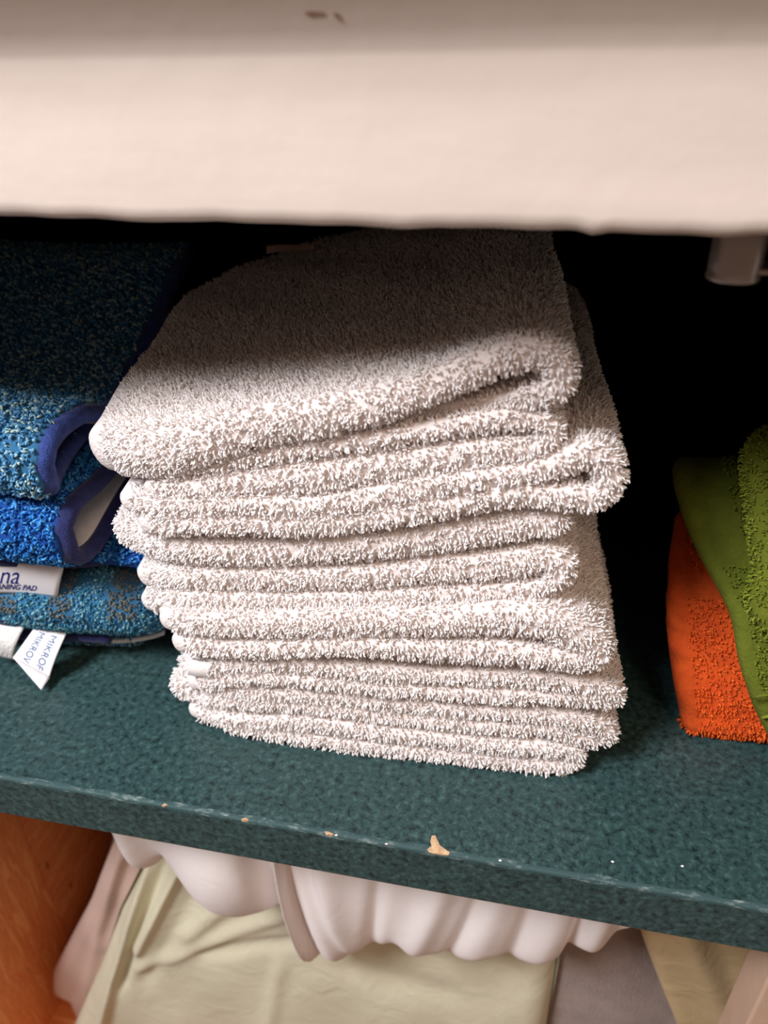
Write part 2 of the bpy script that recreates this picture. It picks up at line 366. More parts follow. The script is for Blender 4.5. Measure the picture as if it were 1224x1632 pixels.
# painted rail across the front, hand painted lower edge with runs, upper band tipped forward to darken it
YR = -0.011
prof = []                                                # (y, z) round the section, from the lower back edge forward and up
NX = 420; xs = np.linspace(XL-0.02, XR+0.02, NX); G = []
for x in xs:
    zb = on_y(612, 366, YR)[2] + 0.0002*x
    w1 = 0.00014*math.sin(x*170+1)*math.sin(x*61) + 0.00008*math.sin(x*410) + 0.00012*math.sin(x*37)
    drip = sum(a*math.exp(-((x-c)/s)**2) for c, a, s in ((0.0080, 0.0016, 0.0022), (0.0330, 0.0014, 0.005), (-0.030, 0.0006, 0.004), (-0.09, 0.0007, 0.006), (0.0190, 0.0007, 0.006)))
    zb = zb + w1 - 0.55*drip; face = 0.00025*math.sin(x*23)+0.00015*math.sin(x*71)
    ring = [(0.0085, zb+0.0015), (0.003, zb+0.0004), (-0.004, zb), (YR+0.0035, zb+0.0001), (YR+0.0012, zb+0.0006), (YR-0.0001, zb+0.0018), (YR-0.0003, zb+0.004),
            (YR, zb+0.008), (YR+face, zb+0.014), (YR-face, zb+0.020), (YR, zb+0.026), (YR, 0.2405)]
    for k in range(9):                                   # upper band shaped to lean out, so it catches less light
        t = k/8; ring.append((YR-0.0285*(t*0.38+t*t*0.35), 0.2418+0.0285*t))
    ring += [(YR-0.021, 0.285), (0.0085, 0.285)]
    G.append([(x, y, z) for y, z in ring])
rail = struct(grid_obj('trim_1', np.array(G), m_paint))
def scuff(px, py, w_, h_, ang):
    y = YR-0.0007; c = None
    d = ray(px, py)
    z = 0.2415+0.010                                      # walk along the ray to the leaning band
    best = None
    for t in np.linspace(0.08, 0.3, 4000):
        p = CAM+d/FPX*t
        zz = min(max((p[2]-0.2415)/0.015, 0), 1); t_ = (p[2]-0.2418)/0.0285; yy = YR-0.0285*(t_*0.38+t_*t_*0.35) if t_ > 0 else YR
        if p[1] >= yy-0.00015: best = p; break
    if best is None: return
    n = 10; V = []
    for k in range(n):
        a = 2*math.pi*k/n; u = math.cos(a)*w_*(1+0.3*math.sin(3*a+px)); v = math.sin(a)*h_
        V.append(best+np.array([u*math.cos(ang)-v*math.sin(ang), -0.0001, u*math.sin(ang)+v*math.cos(ang)]))
    V = np.array(V); W = np.vstack([V, V+np.array([0, 0.0004, 0])])
    F = [list(range(n))] + [(k, k+n, (k+1) % n+n, (k+1) % n) for k in range(n)]
    mesh_obj('scuff', W, F, m_scuff, rail, smooth=False)['label'] = 'small brown scuff on the paint'
m_scuff = mat('brown_scuff', 0.8, lin(120, 85, 60))[0]
scuff(497, 21, 0.0014, 0.00022, 0.0); scuff(514, 22, 0.0005, 0.00015, 0.1); scuff(538, 25, 0.0008, 0.0003, -0.5)
# small dull metal catch hanging under the rail
catch = empty('cabinet_catch'); tag(catch, 'small dull metal barrel catch hanging under the white rail', 'catch')
c0 = on_y(1182, 400, 0.004); cb = on_y(1178, 447, 0.004); R_ = 0.0056
G = []
for z, r_ in ((c0[2]+0.012, R_), (cb[2]+0.0022, R_), (cb[2]+0.0010, R_*0.97), (cb[2]+0.0002, R_*1.02), (cb[2]-0.0004, R_*1.0), (cb[2]-0.0006, R_*0.85), (cb[2]-0.0006, 0.0001)):
    G.append([(c0[0]+r_*math.cos(a), 0.004+R_*0.6+r_*math.sin(a), z) for a in np.linspace(0, 2*math.pi, 40, endpoint=False)])
grid_obj('barrel', np.array(G), m_metal, catch)
box('flange', c0[0]+R_*0.6, c0[0]+0.022, 0.004, 0.0125, cb[2]+0.0012, cb[2]+0.0024, m_metal, catch, bev=0.0004)
# ------------------------------------------------------------------ white towels
DENS = 0.92e6
def yfront(x):
    left = max(0.0, (-0.108-x)); right = max(0.0, x-0.012)
    return 0.0235 + 9.0*left**2 + 6.0*right**2 + 0.05*max(0, x+0.06)
def towel(label, pts, ofs=0.0, top=False, depth=(0.165, 0.19), seed=0, smooth_left=True, rows=150, open_top=False):
    """pts: (px, py, half px) along the folded sheet as its front fold runs across the picture"""
    P = []
    for q in pts:
        px, py, hp = q[:3]; o2 = q[3] if len(q) > 3 else 0.0
        y = 0.025
        for _ in range(4):
            p = on_y(px, py, y); y = yfront(p[0])+ofs+o2+hp*0.00024*0.4
        dist = np.dot(p-CAM, ROT.T[2] if False else ROT[:, 2])
        h = hp*dist/FPX*1.02
        yf = yfront(p[0])+ofs+o2
        tt = (p[0]+0.14)/0.17
        yb = depth[0]+(depth[1]-depth[0])*min(max(tt, 0), 1)
        if top: yb = np.interp(p[0], [-0.14, -0.12, -0.10, -0.07, -0.03, 0.03], [0.150, 0.178, 0.200, 0.222, 0.232, 0.225])
        P.append((p[0], p[2], h, yf, yb))
    def w3(a, b, c):
        tt = min(max((a+0.14)/0.165, 0), 1.2); sk = -0.16+0.09*tt
        dy = c-yfront(a)
        x = a+sk*max(dy, 0)
        z = b
        if top: z = b + 0.009*math.sin(min(max(dy, 0)/0.14, 1)*math.pi/2)*max(0, 1-tt*0.9)
        k = 0.0009
        x += k*0.7*math.sin(c*70+seed)*min(1, max(dy, 0)/0.03)
        z += k*0.8*math.sin(a*90+seed*2+c*40)*math.sin(c*60+seed) * (1.6 if top else 0.7)
        return (x, c, z)
    G, A = ribbon(P, rows, w3, nback=16, arc=10, cap=6, flat=0.62)
    G[..., 2] = np.maximum(G[..., 2], 0.0008)
    t = grid_obj('terry_towel', G, m_tbase); tag(t, label, 'towel', 'white terry towels in the tall stack')
    X, Y, Z = G[..., 0], G[..., 1], G[..., 2]
    s = A[..., 1]; side = A[..., 0]
    yf = np.vectorize(yfront)(X)+ofs
    m = (Y < yf+0.016)
    m |= (X > 0.006+(-0.10)*np.maximum(Y-0.03, 0))&(Y < 0.20)
    xl = G[..., 0].min()
    m |= (X < xl+0.022) & (Y < 0.12)
    if top: m |= (side == 1) & (s < 0.70)
    if smooth_left:
        R0 = np.arange(G.shape[0]); keep = (R0 > 7) if top else (R0 > 7) & (R0 < G.shape[0]-8)
        if len(pts) < 12: keep = R0 > 7
        m &= keep[:, None]
    if top: m &= ~((side == -1) & (s < 0.45) & (Y > yf+0.02))
    front = (side == 0) | (Y < yf+0.010)
    out_side = (side == 1)
    m &= front | out_side
    Pn, Nn = sample_grid(G, m, DENS)
    yfp = np.vectorize(yfront)(Pn[:, 0])+ofs
    fr = Pn[:, 1] < yfp+0.0055
    rnd = RNG.random(len(Pn))
    if top: ok = fr | (rnd < 0.62)
    else: ok = fr | ((Pn[:, 0] > 0.004-0.10*(Pn[:, 1]-0.03)) & ((np.abs(Nn[:, 0]) > 0.25) | open_top) & (rnd < 0.5)) | ((np.abs(Nn[:, 0]) > 0.3) & (Pn[:, 0] < -0.1) & (rnd < 0.4))
    Pn, Nn = Pn[ok], Nn[ok]
    # outward normals
    # (path runs left to right on the upper layer, so the quad winding gives one consistent side)
    if (Nn[:, 1][Pn[:, 1] < yfront(-0.05)+ofs+0.003].mean() > 0): Nn = -Nn
    V, F = loops(Pn, Nn, 0.00165, 0.00034, lean=0.60, down=0.5, jit=0.17, straight=True)
    V[:, 2] = np.maximum(V[:, 2], 0.0001)
    pile = mesh_obj('terry_pile', V, F, m_tloop, t); pile['kind'] = 'stuff'
    return t
T1 = towel('topmost white terry towel, its wide top in the shade under the rail',
    [(176, 716, 42), (230, 716, 42), (300, 708, 42), (380, 688, 36), (440, 676, 31), (500, 664, 31), (560, 649, 31), (620, 634, 29), (700, 611, 26), (780, 581, 25), (840, 562, 25), (876, 566, 23), (894, 590, 22), (884, 620, 20), (840, 634, 16, .003), (780, 644, 12, .006), (700, 656, 11, .007), (600, 676, 10, .006), (520, 692, 8, .005)], ofs=-0.004, top=True, seed=1)
towel('white terry towel second from the top, short rounded right end',
    [(250, 752, 14), (330, 740, 15), (400, 726, 15), (500, 712, 15), (600, 699, 15), (700, 682, 15), (780, 670, 16), (845, 668, 17), (876, 680, 17), (878, 698, 17), (850, 712, 19), (780, 718, 22), (700, 727, 26), (600, 742, 27), (500, 756, 31), (400, 766, 27), (300, 776, 15), (240, 778, 12)], ofs=-0.001, seed=2)
towel('third white terry towel from the top, open looped fold at right',
    [(207, 798, 20), (260, 806, 18), (330, 806, 18), (420, 806, 18), (500, 806, 18), (600, 790, 20), (700, 773, 20), (800, 757, 20), (880, 738, 21), (935, 722, 22), (964, 734, 22), (972, 765, 21), (950, 790, 20), (900, 790, 20), (840, 785, 18), (760, 796, 20), (680, 811, 22), (600, 822, 20), (500, 833, 18), (400, 836, 18), (300, 832, 20), (238, 834, 21)], ofs=-0.002, seed=3, open_top=True)
towel('fourth white terry towel from the top, frayed at its left end',
    [(208, 850, 28), (260, 868, 27), (330, 876, 26), (420, 876, 25), (500, 872, 26), (600, 866, 27), (700, 851, 28), (800, 834, 30), (860, 828, 29), (885, 828, 27)], ofs=0.001, seed=4, smooth_left=False)
towel('fifth white terry towel from the top, level with the plaid cloth pad',
    [(236, 919, 21), (300, 920, 20), (400, 920, 20), (500, 919, 20), (600, 915, 21), (700, 906, 24), (800, 896, 27), (860, 888, 27), (890, 896, 25), (892, 918, 19), (862, 935, 13), (800, 941, 14), (700, 947, 16), (600, 953, 15), (500, 955, 15), (400, 955, 16), (300, 954, 16), (240, 961, 18)], ofs=0.002, seed=5)
towel('sixth white terry towel from the top, bulging out far at right',
    [(270, 992, 19), (330, 994, 20), (400, 994, 20), (500, 994, 23), (600, 992, 24), (700, 988, 25), (800, 984, 29), (870, 992, 32), (920, 1012, 34), (945, 1038, 30), (915, 1050, 22), (860, 1048, 19), (800, 1038, 22), (700, 1034, 20), (600, 1031, 18), (500, 1031, 16), (400, 1033, 15), (290, 1028, 19)], ofs=-0.003, seed=6, open_top=True)
T7 = towel('seventh white terry towel from the top, with a smooth woven band at left',
    [(318, 1066, 14), (400, 1058, 12), (500, 1062, 15), (600, 1070, 17), (700, 1077, 15), (800, 1079, 16), (880, 1083, 17), (940, 1093, 16), (974, 1104, 15), (976, 1116, 13), (930, 1114, 12), (880, 1108, 14), (800, 1108, 16), (700, 1103, 13), (600, 1095, 13), (500, 1087, 12), (400, 1080, 12), (310, 1090, 13)], ofs=0.000, seed=7)
towel('eighth white terry towel from the top, stringy fringe at its left',
    [(293, 1100, 19), (400, 1104, 13), (500, 1110, 13), (600, 1118, 13), (700, 1128, 13), (800, 1136, 14), (900, 1145, 17), (955, 1160, 17), (966, 1176, 15), (930, 1178, 14), (880, 1164, 13), (800, 1160, 12), (700, 1151, 11), (600, 1140, 11), (500, 1128, 10), (400, 1121, 10), (320, 1118, 10)], ofs=0.0015, seed=8, smooth_left=False)
towel('lowest white terry towel, lying on the green shelf',
    [(312, 1134, 13), (360, 1146, 13), (420, 1152, 13), (500, 1154, 14), (600, 1165, 14), (700, 1179, 14), (800, 1189, 15), (870, 1192, 15), (912, 1198, 14), (914, 1212, 14), (880, 1222, 16), (800, 1213, 13), (700, 1204, 13), (600, 1191, 13), (500, 1180, 14), (420, 1169, 12), (350, 1153, 9)], ofs=0.001, seed=9)
# ------------------------------------------------------------------ blue cleaning pads
def pad_ribbon(name, path, matl, parent, x_r, rows=60, seed=0, xl=XL+0.006, square=True, amp=0.001):
    """path rows (y, z, half[, extra x]); swept from x_r to the left"""
    P = [(q[0], q[1], q[2], -(x_r+(q[3] if len(q) > 3 else 0)), -xl) for q in path]
    def w3(a, b, c):
        x = -c
        return (x, a+amp*math.sin(x*50+seed), b+amp*1.5*math.sin(x*38+seed*2+a*30))
    return ribbon(P, rows, w3, nback=16, arc=6, cap=3, square=square)
def add_pile(G, mask, matl, parent, dens, L, r, pref=None, jit=0.2, lean=0.7, out=None, down=0.2):
    Pn, Nn = sample_grid(G, mask, dens)
    c = np.array(out) if out is not None else np.array([0.3, -1, 0.6])
    sgn = G.shape
    V, F = loops(Pn, Nn, L, r, lean=lean, jit=jit, pref=pref, down=down, twist=0.5)
    o = mesh_obj('looped_pile', V, F, matl, parent); o['kind'] = 'stuff'; return o
def outward(G, test_pt_dir):
    pass
def tube_along(name, pts, r, matl, parent, flat=1.0, seg=10, n=60):
    P = resample(pts, n) if len(pts[0]) == 3 else None
    P = np.array(pts, float)
    Q = resample(np.column_stack([P, np.zeros(len(P))])[:, :3], n)
    t = np.gradient(Q, axis=0); t /= np.linalg.norm(t, axis=1)[:, None]
    up = np.array([1.0, 0, 0.2]); U = up-(t@up)[:, None]*t; U /= np.linalg.norm(U, axis=1)[:, None]; W = np.cross(t, U)
    G = np.array([[Q[i]+U[i]*r*flat*math.cos(a)+W[i]*r*math.sin(a) for a in np.linspace(0, 2*math.pi, seg, endpoint=False)] for i in range(n)])
    return grid_obj(name, G, matl, parent)
def pad(label, path, mg, my, x_r, seed, binding_r, pile_sides, dens=0.62e6, L=0.0016, r=0.00042, pref=None, rows=70, amp=0.001, bflat=1.0, back_inside=True):
    root = empty('cleaning_pad'); tag(root, label, 'cleaning cloth', 'blue cleaning pads in the left pile')
    G, A = pad_ribbon('cloth', path, mg, root, x_r, rows, seed, amp=amp)
    grid_obj('cloth', G, mg, root)
    side = A[..., 0]
    if back_inside:                                       # pale backing cloth on the inner face of the fold
        P2 = [(q[0], q[1], q[2]*0.35, (q[3] if len(q) > 3 else 0)-0.0005) for q in path]
        rs = resample([(q[0], q[1], q[2], q[3] if len(q) > 3 else 0) for q in path], 40)
        tn = np.gradient(rs[:, :2], axis=0); tn /= np.linalg.norm(tn, axis=1)[:, None]
        sgn = -pile_sides
        nn = np.stack([-tn[:, 1], tn[:, 0]], 1)*sgn
        P2 = [(rs[i, 0]+nn[i, 0]*rs[i, 2]*0.85, rs[i, 1]+nn[i, 1]*rs[i, 2]*0.85, rs[i, 2]*0.4, rs[i, 3]-0.001) for i in range(40)]
        G2, _ = pad_ribbon('backing', P2, None, root, x_r, rows, seed, amp=amp)
        grid_obj('backing', G2, m_backing if seed == 2 else m_backd, root)
    J = np.arange(G.shape[1])[None, :]+0*side
    m = (side == pile_sides) | ((J >= 19) & (J <= 22) if pile_sides < 0 else (J >= 16) & (J <= 19))
    Pn, Nn = sample_grid(G, m, dens)
    kp = (Pn[:, 0] < x_r-(0.0012 if binding_r else -1)) & (Pn[:, 0] > -0.30)
    if seed == 2: kp &= (Pn[:, 1] < 0.062) | (Pn[:, 0] > -0.195)
    if seed == 5: kp &= (Pn[:, 1] < 0.052) | (Pn[:, 0] > -0.195)
    Pn, Nn = Pn[kp], Nn[kp]
    # flip so the pile stands away from the sheet's middle
    mid = (G[:, 3]+G[:, -4])/2
    k = len(Pn)//2
    d = ((Pn[:200, None, 1:]-mid[None, :, 1:])**2).sum(2); j = d.argmin(1)
    if ((Pn[:200, 1:]-mid[j][:, 1:])*Nn[:200, 1:]).sum() < 0: Nn = -Nn
    V, F = loops(Pn, Nn, L, r, lean=0.75, jit=0.22, pref=pref, down=0.3, twist=0.6)
    o = mesh_obj('looped_pile', V, F, my, root); o['kind'] = 'stuff'
    if binding_r:
        rs = resample([(q[0], q[1], q[2], q[3] if len(q) > 3 else 0) for q in path], 60)
        bm_ = m_navy2 if seed == 1 else m_navy
        pts = [(x_r+e+binding_r*0.1, y+amp*math.sin(x_r*50+seed), z+amp*1.5*math.sin(x_r*38+seed*2+y*30)) for y, z, h, e in rs]
        t = np.gradient(np.array(pts), axis=0)
        tube_along('binding', pts, binding_r, bm_, root, flat=bflat, n=70)['label'] = 'navy edge binding'
    return root
X1 = -0.172
def cx(px, py, x): p = on_x(px, py, x); return p[1], p[2]
k = [cx(283, 440, X1), cx(238, 530, X1), cx(178, 640, X1), cx(130, 655, X1), cx(88, 690, X1), cx(72, 735, X1), cx(88, 775, X1)]
P1 = [(0.188, 0.1515, .0035, -0.004), (k[0][0], k[0][1]+0.001, .0035, 0), (k[1][0], k[1][1], .0035), (k[2][0], k[2][1], .0035), (k[3][0], k[3][1], .0035), (k[4][0], k[4][1], .0036), (k[5][0], k[5][1], .0036), (k[6][0], k[6][1], .0035, -0.0015), (0.0490, 0.1020, .0032, -0.007), (0.070, 0.1035, .003, -0.013), (0.095, 0.105, .003, -0.016), (0.15, 0.108, .003, -0.018)]
P1 = [tuple(q)+(0,) if len(q) == 3 else q for q in P1]
pad('topmost blue looped cleaning pad, heathered, curled open at its navy bound edge', P1, m_blue1g, m_blue1, X1, 1, 0.0037, -1, dens=0.48e6, r=0.00046, L=0.0018, pref=np.array([0.0, -0.7, -0.3]), bflat=0.9)
X2 = -0.172
k = [cx(a_, b_, X2) for a_, b_ in ((178, 742), (148, 770), (116, 797), (99, 832), (99, 862), (119, 882), (150, 862), (185, 805))]
P2 = [(0.20, 0.094, .003, 0), (0.12, 0.0945, .003, 0)] + [(q[0], q[1], .003, 0) for q in k] + [(0.098, 0.078, .003, 0), (0.2, 0.081, .003, 0)]
pad('bright blue looped cleaning pad folded round a white lining', P2, m_blue2g, m_blue2, X2, 2, 0.0036, -1, pref=None, L=0.0017)
P5 = [(0.20, 0.064, .0035, 0), (0.10, 0.064, .0036, 0), (0.056, 0.0625, .0036, 0)]
pad('dark blue looped cleaning pad lying flat between bright pad and plaid pad', P5, m_blue2g, m_blue2, -0.149, 5, 0, -1, back_inside=False)
# plaid pad: thick soft fold
root = empty('cleaning_pad'); tag(root, 'plaid blue and grey cleaning pad with a white printed label', 'cleaning cloth', 'blue cleaning pads in the left pile')
P3 = [(0.21, 0.040, .013, 0), (0.12, 0.040, .014, 0.004), (0.075, 0.038, .0155, 0.006), (0.0605, 0.036, .0155, 0.004)]
def w3p(a, b, c): 
    x = -c; return (x, a+0.0015*math.sin(x*40)+0.10*max(0, x+0.20), b+0.0015*math.sin(x*35+1)-0.05*max(0, x+0.24))
G, A = ribbon([(q[0], q[1], q[2], 0.152-q[3], -(XL+0.006)) for q in P3], 40, w3p, nback=16, arc=8, cap=8)
grid_obj('cloth', G, m_blue1g, root)
mk = (G[..., 1] < 0.078)
Pn, Nn = sample_grid(G, mk, 0.75e6); kp = (Pn[:, 1] < 0.074+0.1*np.maximum(0, Pn[:, 0]+0.2)) & (Pn[:, 0] > -0.30); Pn, Nn = Pn[kp], Nn[kp]
cen = np.array([-0.22, 0.075, 0.038]); dd = Pn-cen; dd[:, 0] = 0
if (dd*Nn).sum() < 0: Nn = -Nn
V, F = loops(Pn, Nn, 0.0012, 0.00040, lean=0.6, jit=0.15, down=0.4, twist=0.5)
o = mesh_obj('looped_pile', V, F, m_plaid, root); o['kind'] = 'stuff'
def band(name, pxs, y, r, matl, parent, n=50, dz=0):
    pts = [tuple(on_y(a, b_, y(a))+np.array([0, 0, dz])) for a, b_ in pxs]
    return tube_along(name, pts, r, matl, parent, n=n, seg=10)
def band_r(name, pxs, y, r, matl, parent, n=50):
    pts = np.array([on_y(a, b_, y(a)) for a, b_ in pxs]); Q = resample(pts, n)
    G = np.array([[q+np.array([0, -r*0.8*math.cos(a), r*math.sin(a)]) for a in np.linspace(0, 2*math.pi, 10, endpoint=False)] for q in Q])
    return grid_obj(name, G, matl, parent)
yl = lambda a: 0.046+0.00009*max(0, a)
band_r('binding', [(-110, 885), (0, 892), (60, 894), (130, 894), (200, 886)], lambda a: 0.0445+0.00008*max(0, a), 0.0031, m_navy, root)['label'] = 'navy edge binding'
band_r('binding', [(-120, 962), (0, 985), (60, 996), (130, 1003), (200, 1005), (262, 1003)], lambda a: 0.0470+0.00009*max(0, a), 0.0030, m_navy, root)['label'] = 'navy edge binding'
def patch(corners, nu, nv, bow):
    """bilinear patch with a bow along the normal; returns f(u,v)->point"""
    A_, B_, C_, D_ = [np.array(c, float) for c in corners]; nrm = np.cross(B_-A_, D_-A_); nrm /= np.linalg.norm(nrm)
    if nrm @ (CAM-A_) < 0: nrm = -nrm
    def f(u, v, lift=0.0): return (A_*(1-u)+B_*u)*(1-v)+(D_*(1-u)+C_*u)*v + nrm*(bow(u, v)+lift)
    return f
def strip(name, f, matl, parent, nu=24, nv=12, th=0.0003):
    V = []; F = []
    for s in (0, 1):
        for i in range(nu+1):
            for j in range(nv+1): V.append(f(i/nu, j/nv, -th*s))
    K = (nu+1)*(nv+1); idx = lambda s, i, j: s*K+i*(nv+1)+j
    for i in range(nu):
        for j in range(nv):
            F.append((idx(0, i, j), idx(0, i+1, j), idx(0, i+1, j+1), idx(0, i, j+1))); F.append((idx(1, i, j), idx(1, i, j+1), idx(1, i+1, j+1), idx(1, i+1, j)))
    for i in range(nu):
        F.append((idx(0, i, 0), idx(1, i, 0), idx(1, i+1, 0), idx(0, i+1, 0))); F.append((idx(0, i, nv), idx(0, i+1, nv), idx(1, i+1, nv), idx(1, i, nv)))
    for j in range(nv):
        F.append((idx(0, 0, j), idx(0, 0, j+1), idx(1, 0, j+1), idx(1, 0, j))); F.append((idx(0, nu, j), idx(1, nu, j), idx(1, nu, j+1), idx(0, nu, j+1)))
    return mesh_obj(name, V, F, matl, parent)
def text_on(name, body, f, u0, v0, su, sv, matl, parent, shear=0.0, extr=0.0, weight=0.0, swap=False):
    """lettering laid on a patch: text x runs along u (or along v when swap), starting at (u0, v0)"""
    cu = bpy.data.curves.new(name, 'FONT'); cu.body = body; cu.size = 1.0; cu.shear = shear; cu.offset = weight; cu.resolution_u = 4
    o = bpy.data.objects.new(name, cu); col.objects.link(o)
    dg = bpy.context.evaluated_depsgraph_get(); me = bpy.data.meshes.new_from_object(o.evaluated_get(dg))
    vs_ = [v.co.copy() for v in me.vertices]; fs = [tuple(p.vertices) for p in me.polygons]
    bpy.data.objects.remove(o); bpy.data.curves.remove(cu)
    V = [f(u0+c.y*su, v0+c.x*sv, 0.00012) if swap else f(u0+c.x*su, v0-c.y*sv, 0.00012) for c in vs_]
    ob = mesh_obj(name, V, fs, matl, parent, smooth=False); return ob
ylab = 0.0425
f = patch([on_y(-95, 893, 0.041), on_y(102, 903, ylab+0.003), on_y(92, 951, ylab+0.005), on_y(-95, 941, 0.0425)], 1, 1, lambda u, v: 0.0008*math.sin(v*math.pi)+0.0005*math.sin(u*7))
lab = strip('label', f, m_label, root); lab['label'] = 'white satin label with blue print'
text_on('lettering', 'na', f, 0.495, 0.62, 0.180, 0.80, m_ink, lab, shear=0.15, weight=-0.002)
text_on('lettering', 'ANING PAD', f, 0.475, 0.83, 0.062, 0.27, m_ink, lab, shear=0.3, weight=0.02)
# lowest pads
root = empty('cleaning_pad'); tag(root, 'lowest blue cleaning pad flat on the shelf, pale backing showing', 'cleaning cloth', 'blue cleaning pads in the left pile')
def w3q(a, b, c):
    x = -c; return (x, a+0.14*max(0, x+0.20)+0.001*math.sin(x*60), b)
G, A = ribbon([(0.21, 0.0075, .0055, 0.165, -(XL+0.006)), (0.10, 0.0075, .0058, 0.163, -(XL+0.006)), (0.0660, 0.0070, .0058, 0.170, -(XL+0.006))], 30, w3q, nback=16, arc=8, cap=6)
grid_obj('cloth', G, m_blue1g, root)
Pn, Nn = sample_grid(G, G[..., 1] < 0.085, 0.7e6); kp = (Pn[:, 1] < 0.074+0.14*np.maximum(0, Pn[:, 0]+0.2)) & (Pn[:, 0] > -0.28); Pn, Nn = Pn[kp], Nn[kp]; dd = Pn-np.array([-0.2, 0.075, 0.007]); dd[:, 0] = 0
if (dd*Nn).sum() < 0: Nn = -Nn
V, F = loops(Pn, Nn, 0.0014, 0.0004, lean=0.6, jit=0.2, down=0.2, twist=0.6)
o = mesh_obj('looped_pile', V, F, m_blue1, root); o['kind'] = 'stuff'
band_r('backing', [(120, 1010), (150, 1020), (200, 1021), (240, 1015), (262, 1008)], lambda a: 0.0590+0.00005*max(0, a-100), 0.0013, m_backing, root)['label'] = 'pale backing edge'
band_r('binding', [(-100, 1000), (0, 1010), (60, 1013), (120, 1014), (175, 1018)], lambda a: 0.0545, 0.0026, m_navy, root)['label'] = 'navy edge binding'
pa, pb, pc, pd = on_y(56, 999, 0.0470), on_y(106, 1009, 0.0490), on_z(66, 1099, 0.0035), on_z(20, 1049, 0.0125)
pb2 = on_z(104, 1040, 0.006)
f = patch([pa, pb, on_z(78, 1082, 0.0035), pd], 1, 1, lambda u, v: 0.0022*math.sin(v*math.pi)*u)
def f2(u, v, lift=0.0): return f(u, v, lift)
lab = strip('label', f2, m_label, root); lab['label'] = 'white tag with light blue capital letters'
text_on('lettering', 'MIKROF', f2, 0.60, 0.09, 0.27, 0.232, m_ink2, lab, swap=True)
text_on('lettering', 'MIKROV', f2, 0.22, 0.09, 0.27, 0.225, m_ink2, lab, swap=True)
fh = patch([on_z(20, 1047, 0.0130), on_z(80, 1080, 0.0045), on_z(66, 1100, 0.003), on_z(26, 1054, 0.0115)], 1, 1, lambda u, v: 0.0006*math.sin(v*math.pi)+0.0003)
strip('label_fold', fh, m_label, root, 16, 4)
f = patch([on_y(-14, 985, 0.047), on_y(40, 996, 0.0480), on_z(22, 1052, 0.006), on_z(-30, 1040, 0.010)], 1, 1, lambda u, v: 0.0035*math.sin(v*math.pi))
strip('hanging_loop', f, m_backing, root, 12, 12, th=0.0012)['label'] = 'white hanging loop'
# ------------------------------------------------------------------ orange and green towels at the right
def side_towel(label, rows_, matl, my, seed, pile_min_x=None, dens=0.72e6, L=0.0014, group=None, hem=None, crease=0.0, pile_from=0.0, grow=None):
    """rows: (y, z, half, left edge x); sheet swept to the right"""
    def w3(a, b, c):
        x = c; e = crease*math.exp(-max(0, x-0.055)/0.012)
        return (x, a+0.0012*math.sin(x*45+seed)*1.0+e*math.sin(b*560+2*math.sin(b*150)), b+0.001*math.sin(x*60+seed))
    G, A = ribbon([(q[0], q[1], q[2], q[3], XR-0.004) for q in rows_], 90, w3, nback=18, arc=6, cap=5)
    t = grid_obj('bath_towel', G, matl); tag(t, label, 'towel', group)
    FACE = -1
    m = (G[..., 0] < 0.15)
    if hem: m &= hem(G)
    m &= (G[..., 1] < 0.12) & (A[..., 0] != FACE) & (G[..., 0] < 0.14)
    Pn, Nn = sample_grid(G, m, dens)
    mid = (G[:, 5]+G[:, -6])/2
    d = ((Pn[:300, None, 1:]-mid[None, :, 1:])**2).sum(2); j = d.argmin(1)
    if ((Pn[:300, 1:]-mid[j][:, 1:])*Nn[:300, 1:]).sum() < 0: Nn = -Nn
    V, F = loops(Pn, Nn, L, 0.00030, lean=0.7, jit=0.22, down=0.5, straight=True)
    o = mesh_obj('terry_pile', V, F, my, t); o['kind'] = 'stuff'
    return t
E_ = lambda px, py, y: on_y(px, py, y)[0]
side_towel('orange towel standing on the shelf behind the green towels', [
    (0.0650, 0.0060, .0058, on_y(1082, 1170, 0.060)[0]), (0.0720, 0.022, .0065, on_y(1076, 1080, 0.066)[0]), (0.0850, 0.040, .0065, on_y(1069, 980, 0.078)[0]), (0.1020, 0.056, .006, on_y(1072, 900, 0.094)[0]), (0.1200, 0.066, .005, 0.062)],
    m_orange, m_orangey, 1, crease=0.0022, hem=lambda G: (G[..., 0] > 0.0785) | (G[..., 2] < 0.004))
g1 = [(0.050, 0.0055, .0045, 0.1030), (0.0520, 0.0240, .0045, E_(1212, 1140, 0.047)), (0.0590, 0.042, .0045, 0.0825), (0.069, 0.058, .0045, E_(1150, 1010, 0.065)+0.001),
      (0.085, 0.077, .0045, E_(1098, 880, 0.081)+0.0015), (0.101, 0.089, .0045, E_(1078, 800, 0.097)), (0.112, 0.092, .0045, 0.0560), (0.1240, 0.088, .0045, 0.058), (0.131, 0.070, .0045, 0.064), (0.133, 0.006, .0045, 0.080)]
GT = side_towel('olive green towel with a flat woven border draped over the orange towel', g1, m_green, m_greeny, 2, group='green towels at the right', hem=lambda G: G[..., 0] > 0.118-0.45*G[..., 2])
g2 = [(0.034, 0.004, .0035, 0.150), (0.037, 0.040, .004, 0.125), (0.045, 0.070, .0045, E_(1244, 905, 0.041)), (0.056, 0.088, .005, E_(1224, 850, 0.051)), (0.070, 0.104, .005, E_(1203, 775, 0.065)), (0.084, 0.114, .005, E_(1192, 722, 0.079)), (0.094, 0.116, .004, 0.0780), (0.100, 0.108, .003, 0.08), (0.102, 0.092, .0025, 0.10)]
side_towel('green terry towel nearest the right edge of the photo, dense pile', g2, m_green, m_greeny, 3, group='green towels at the right')
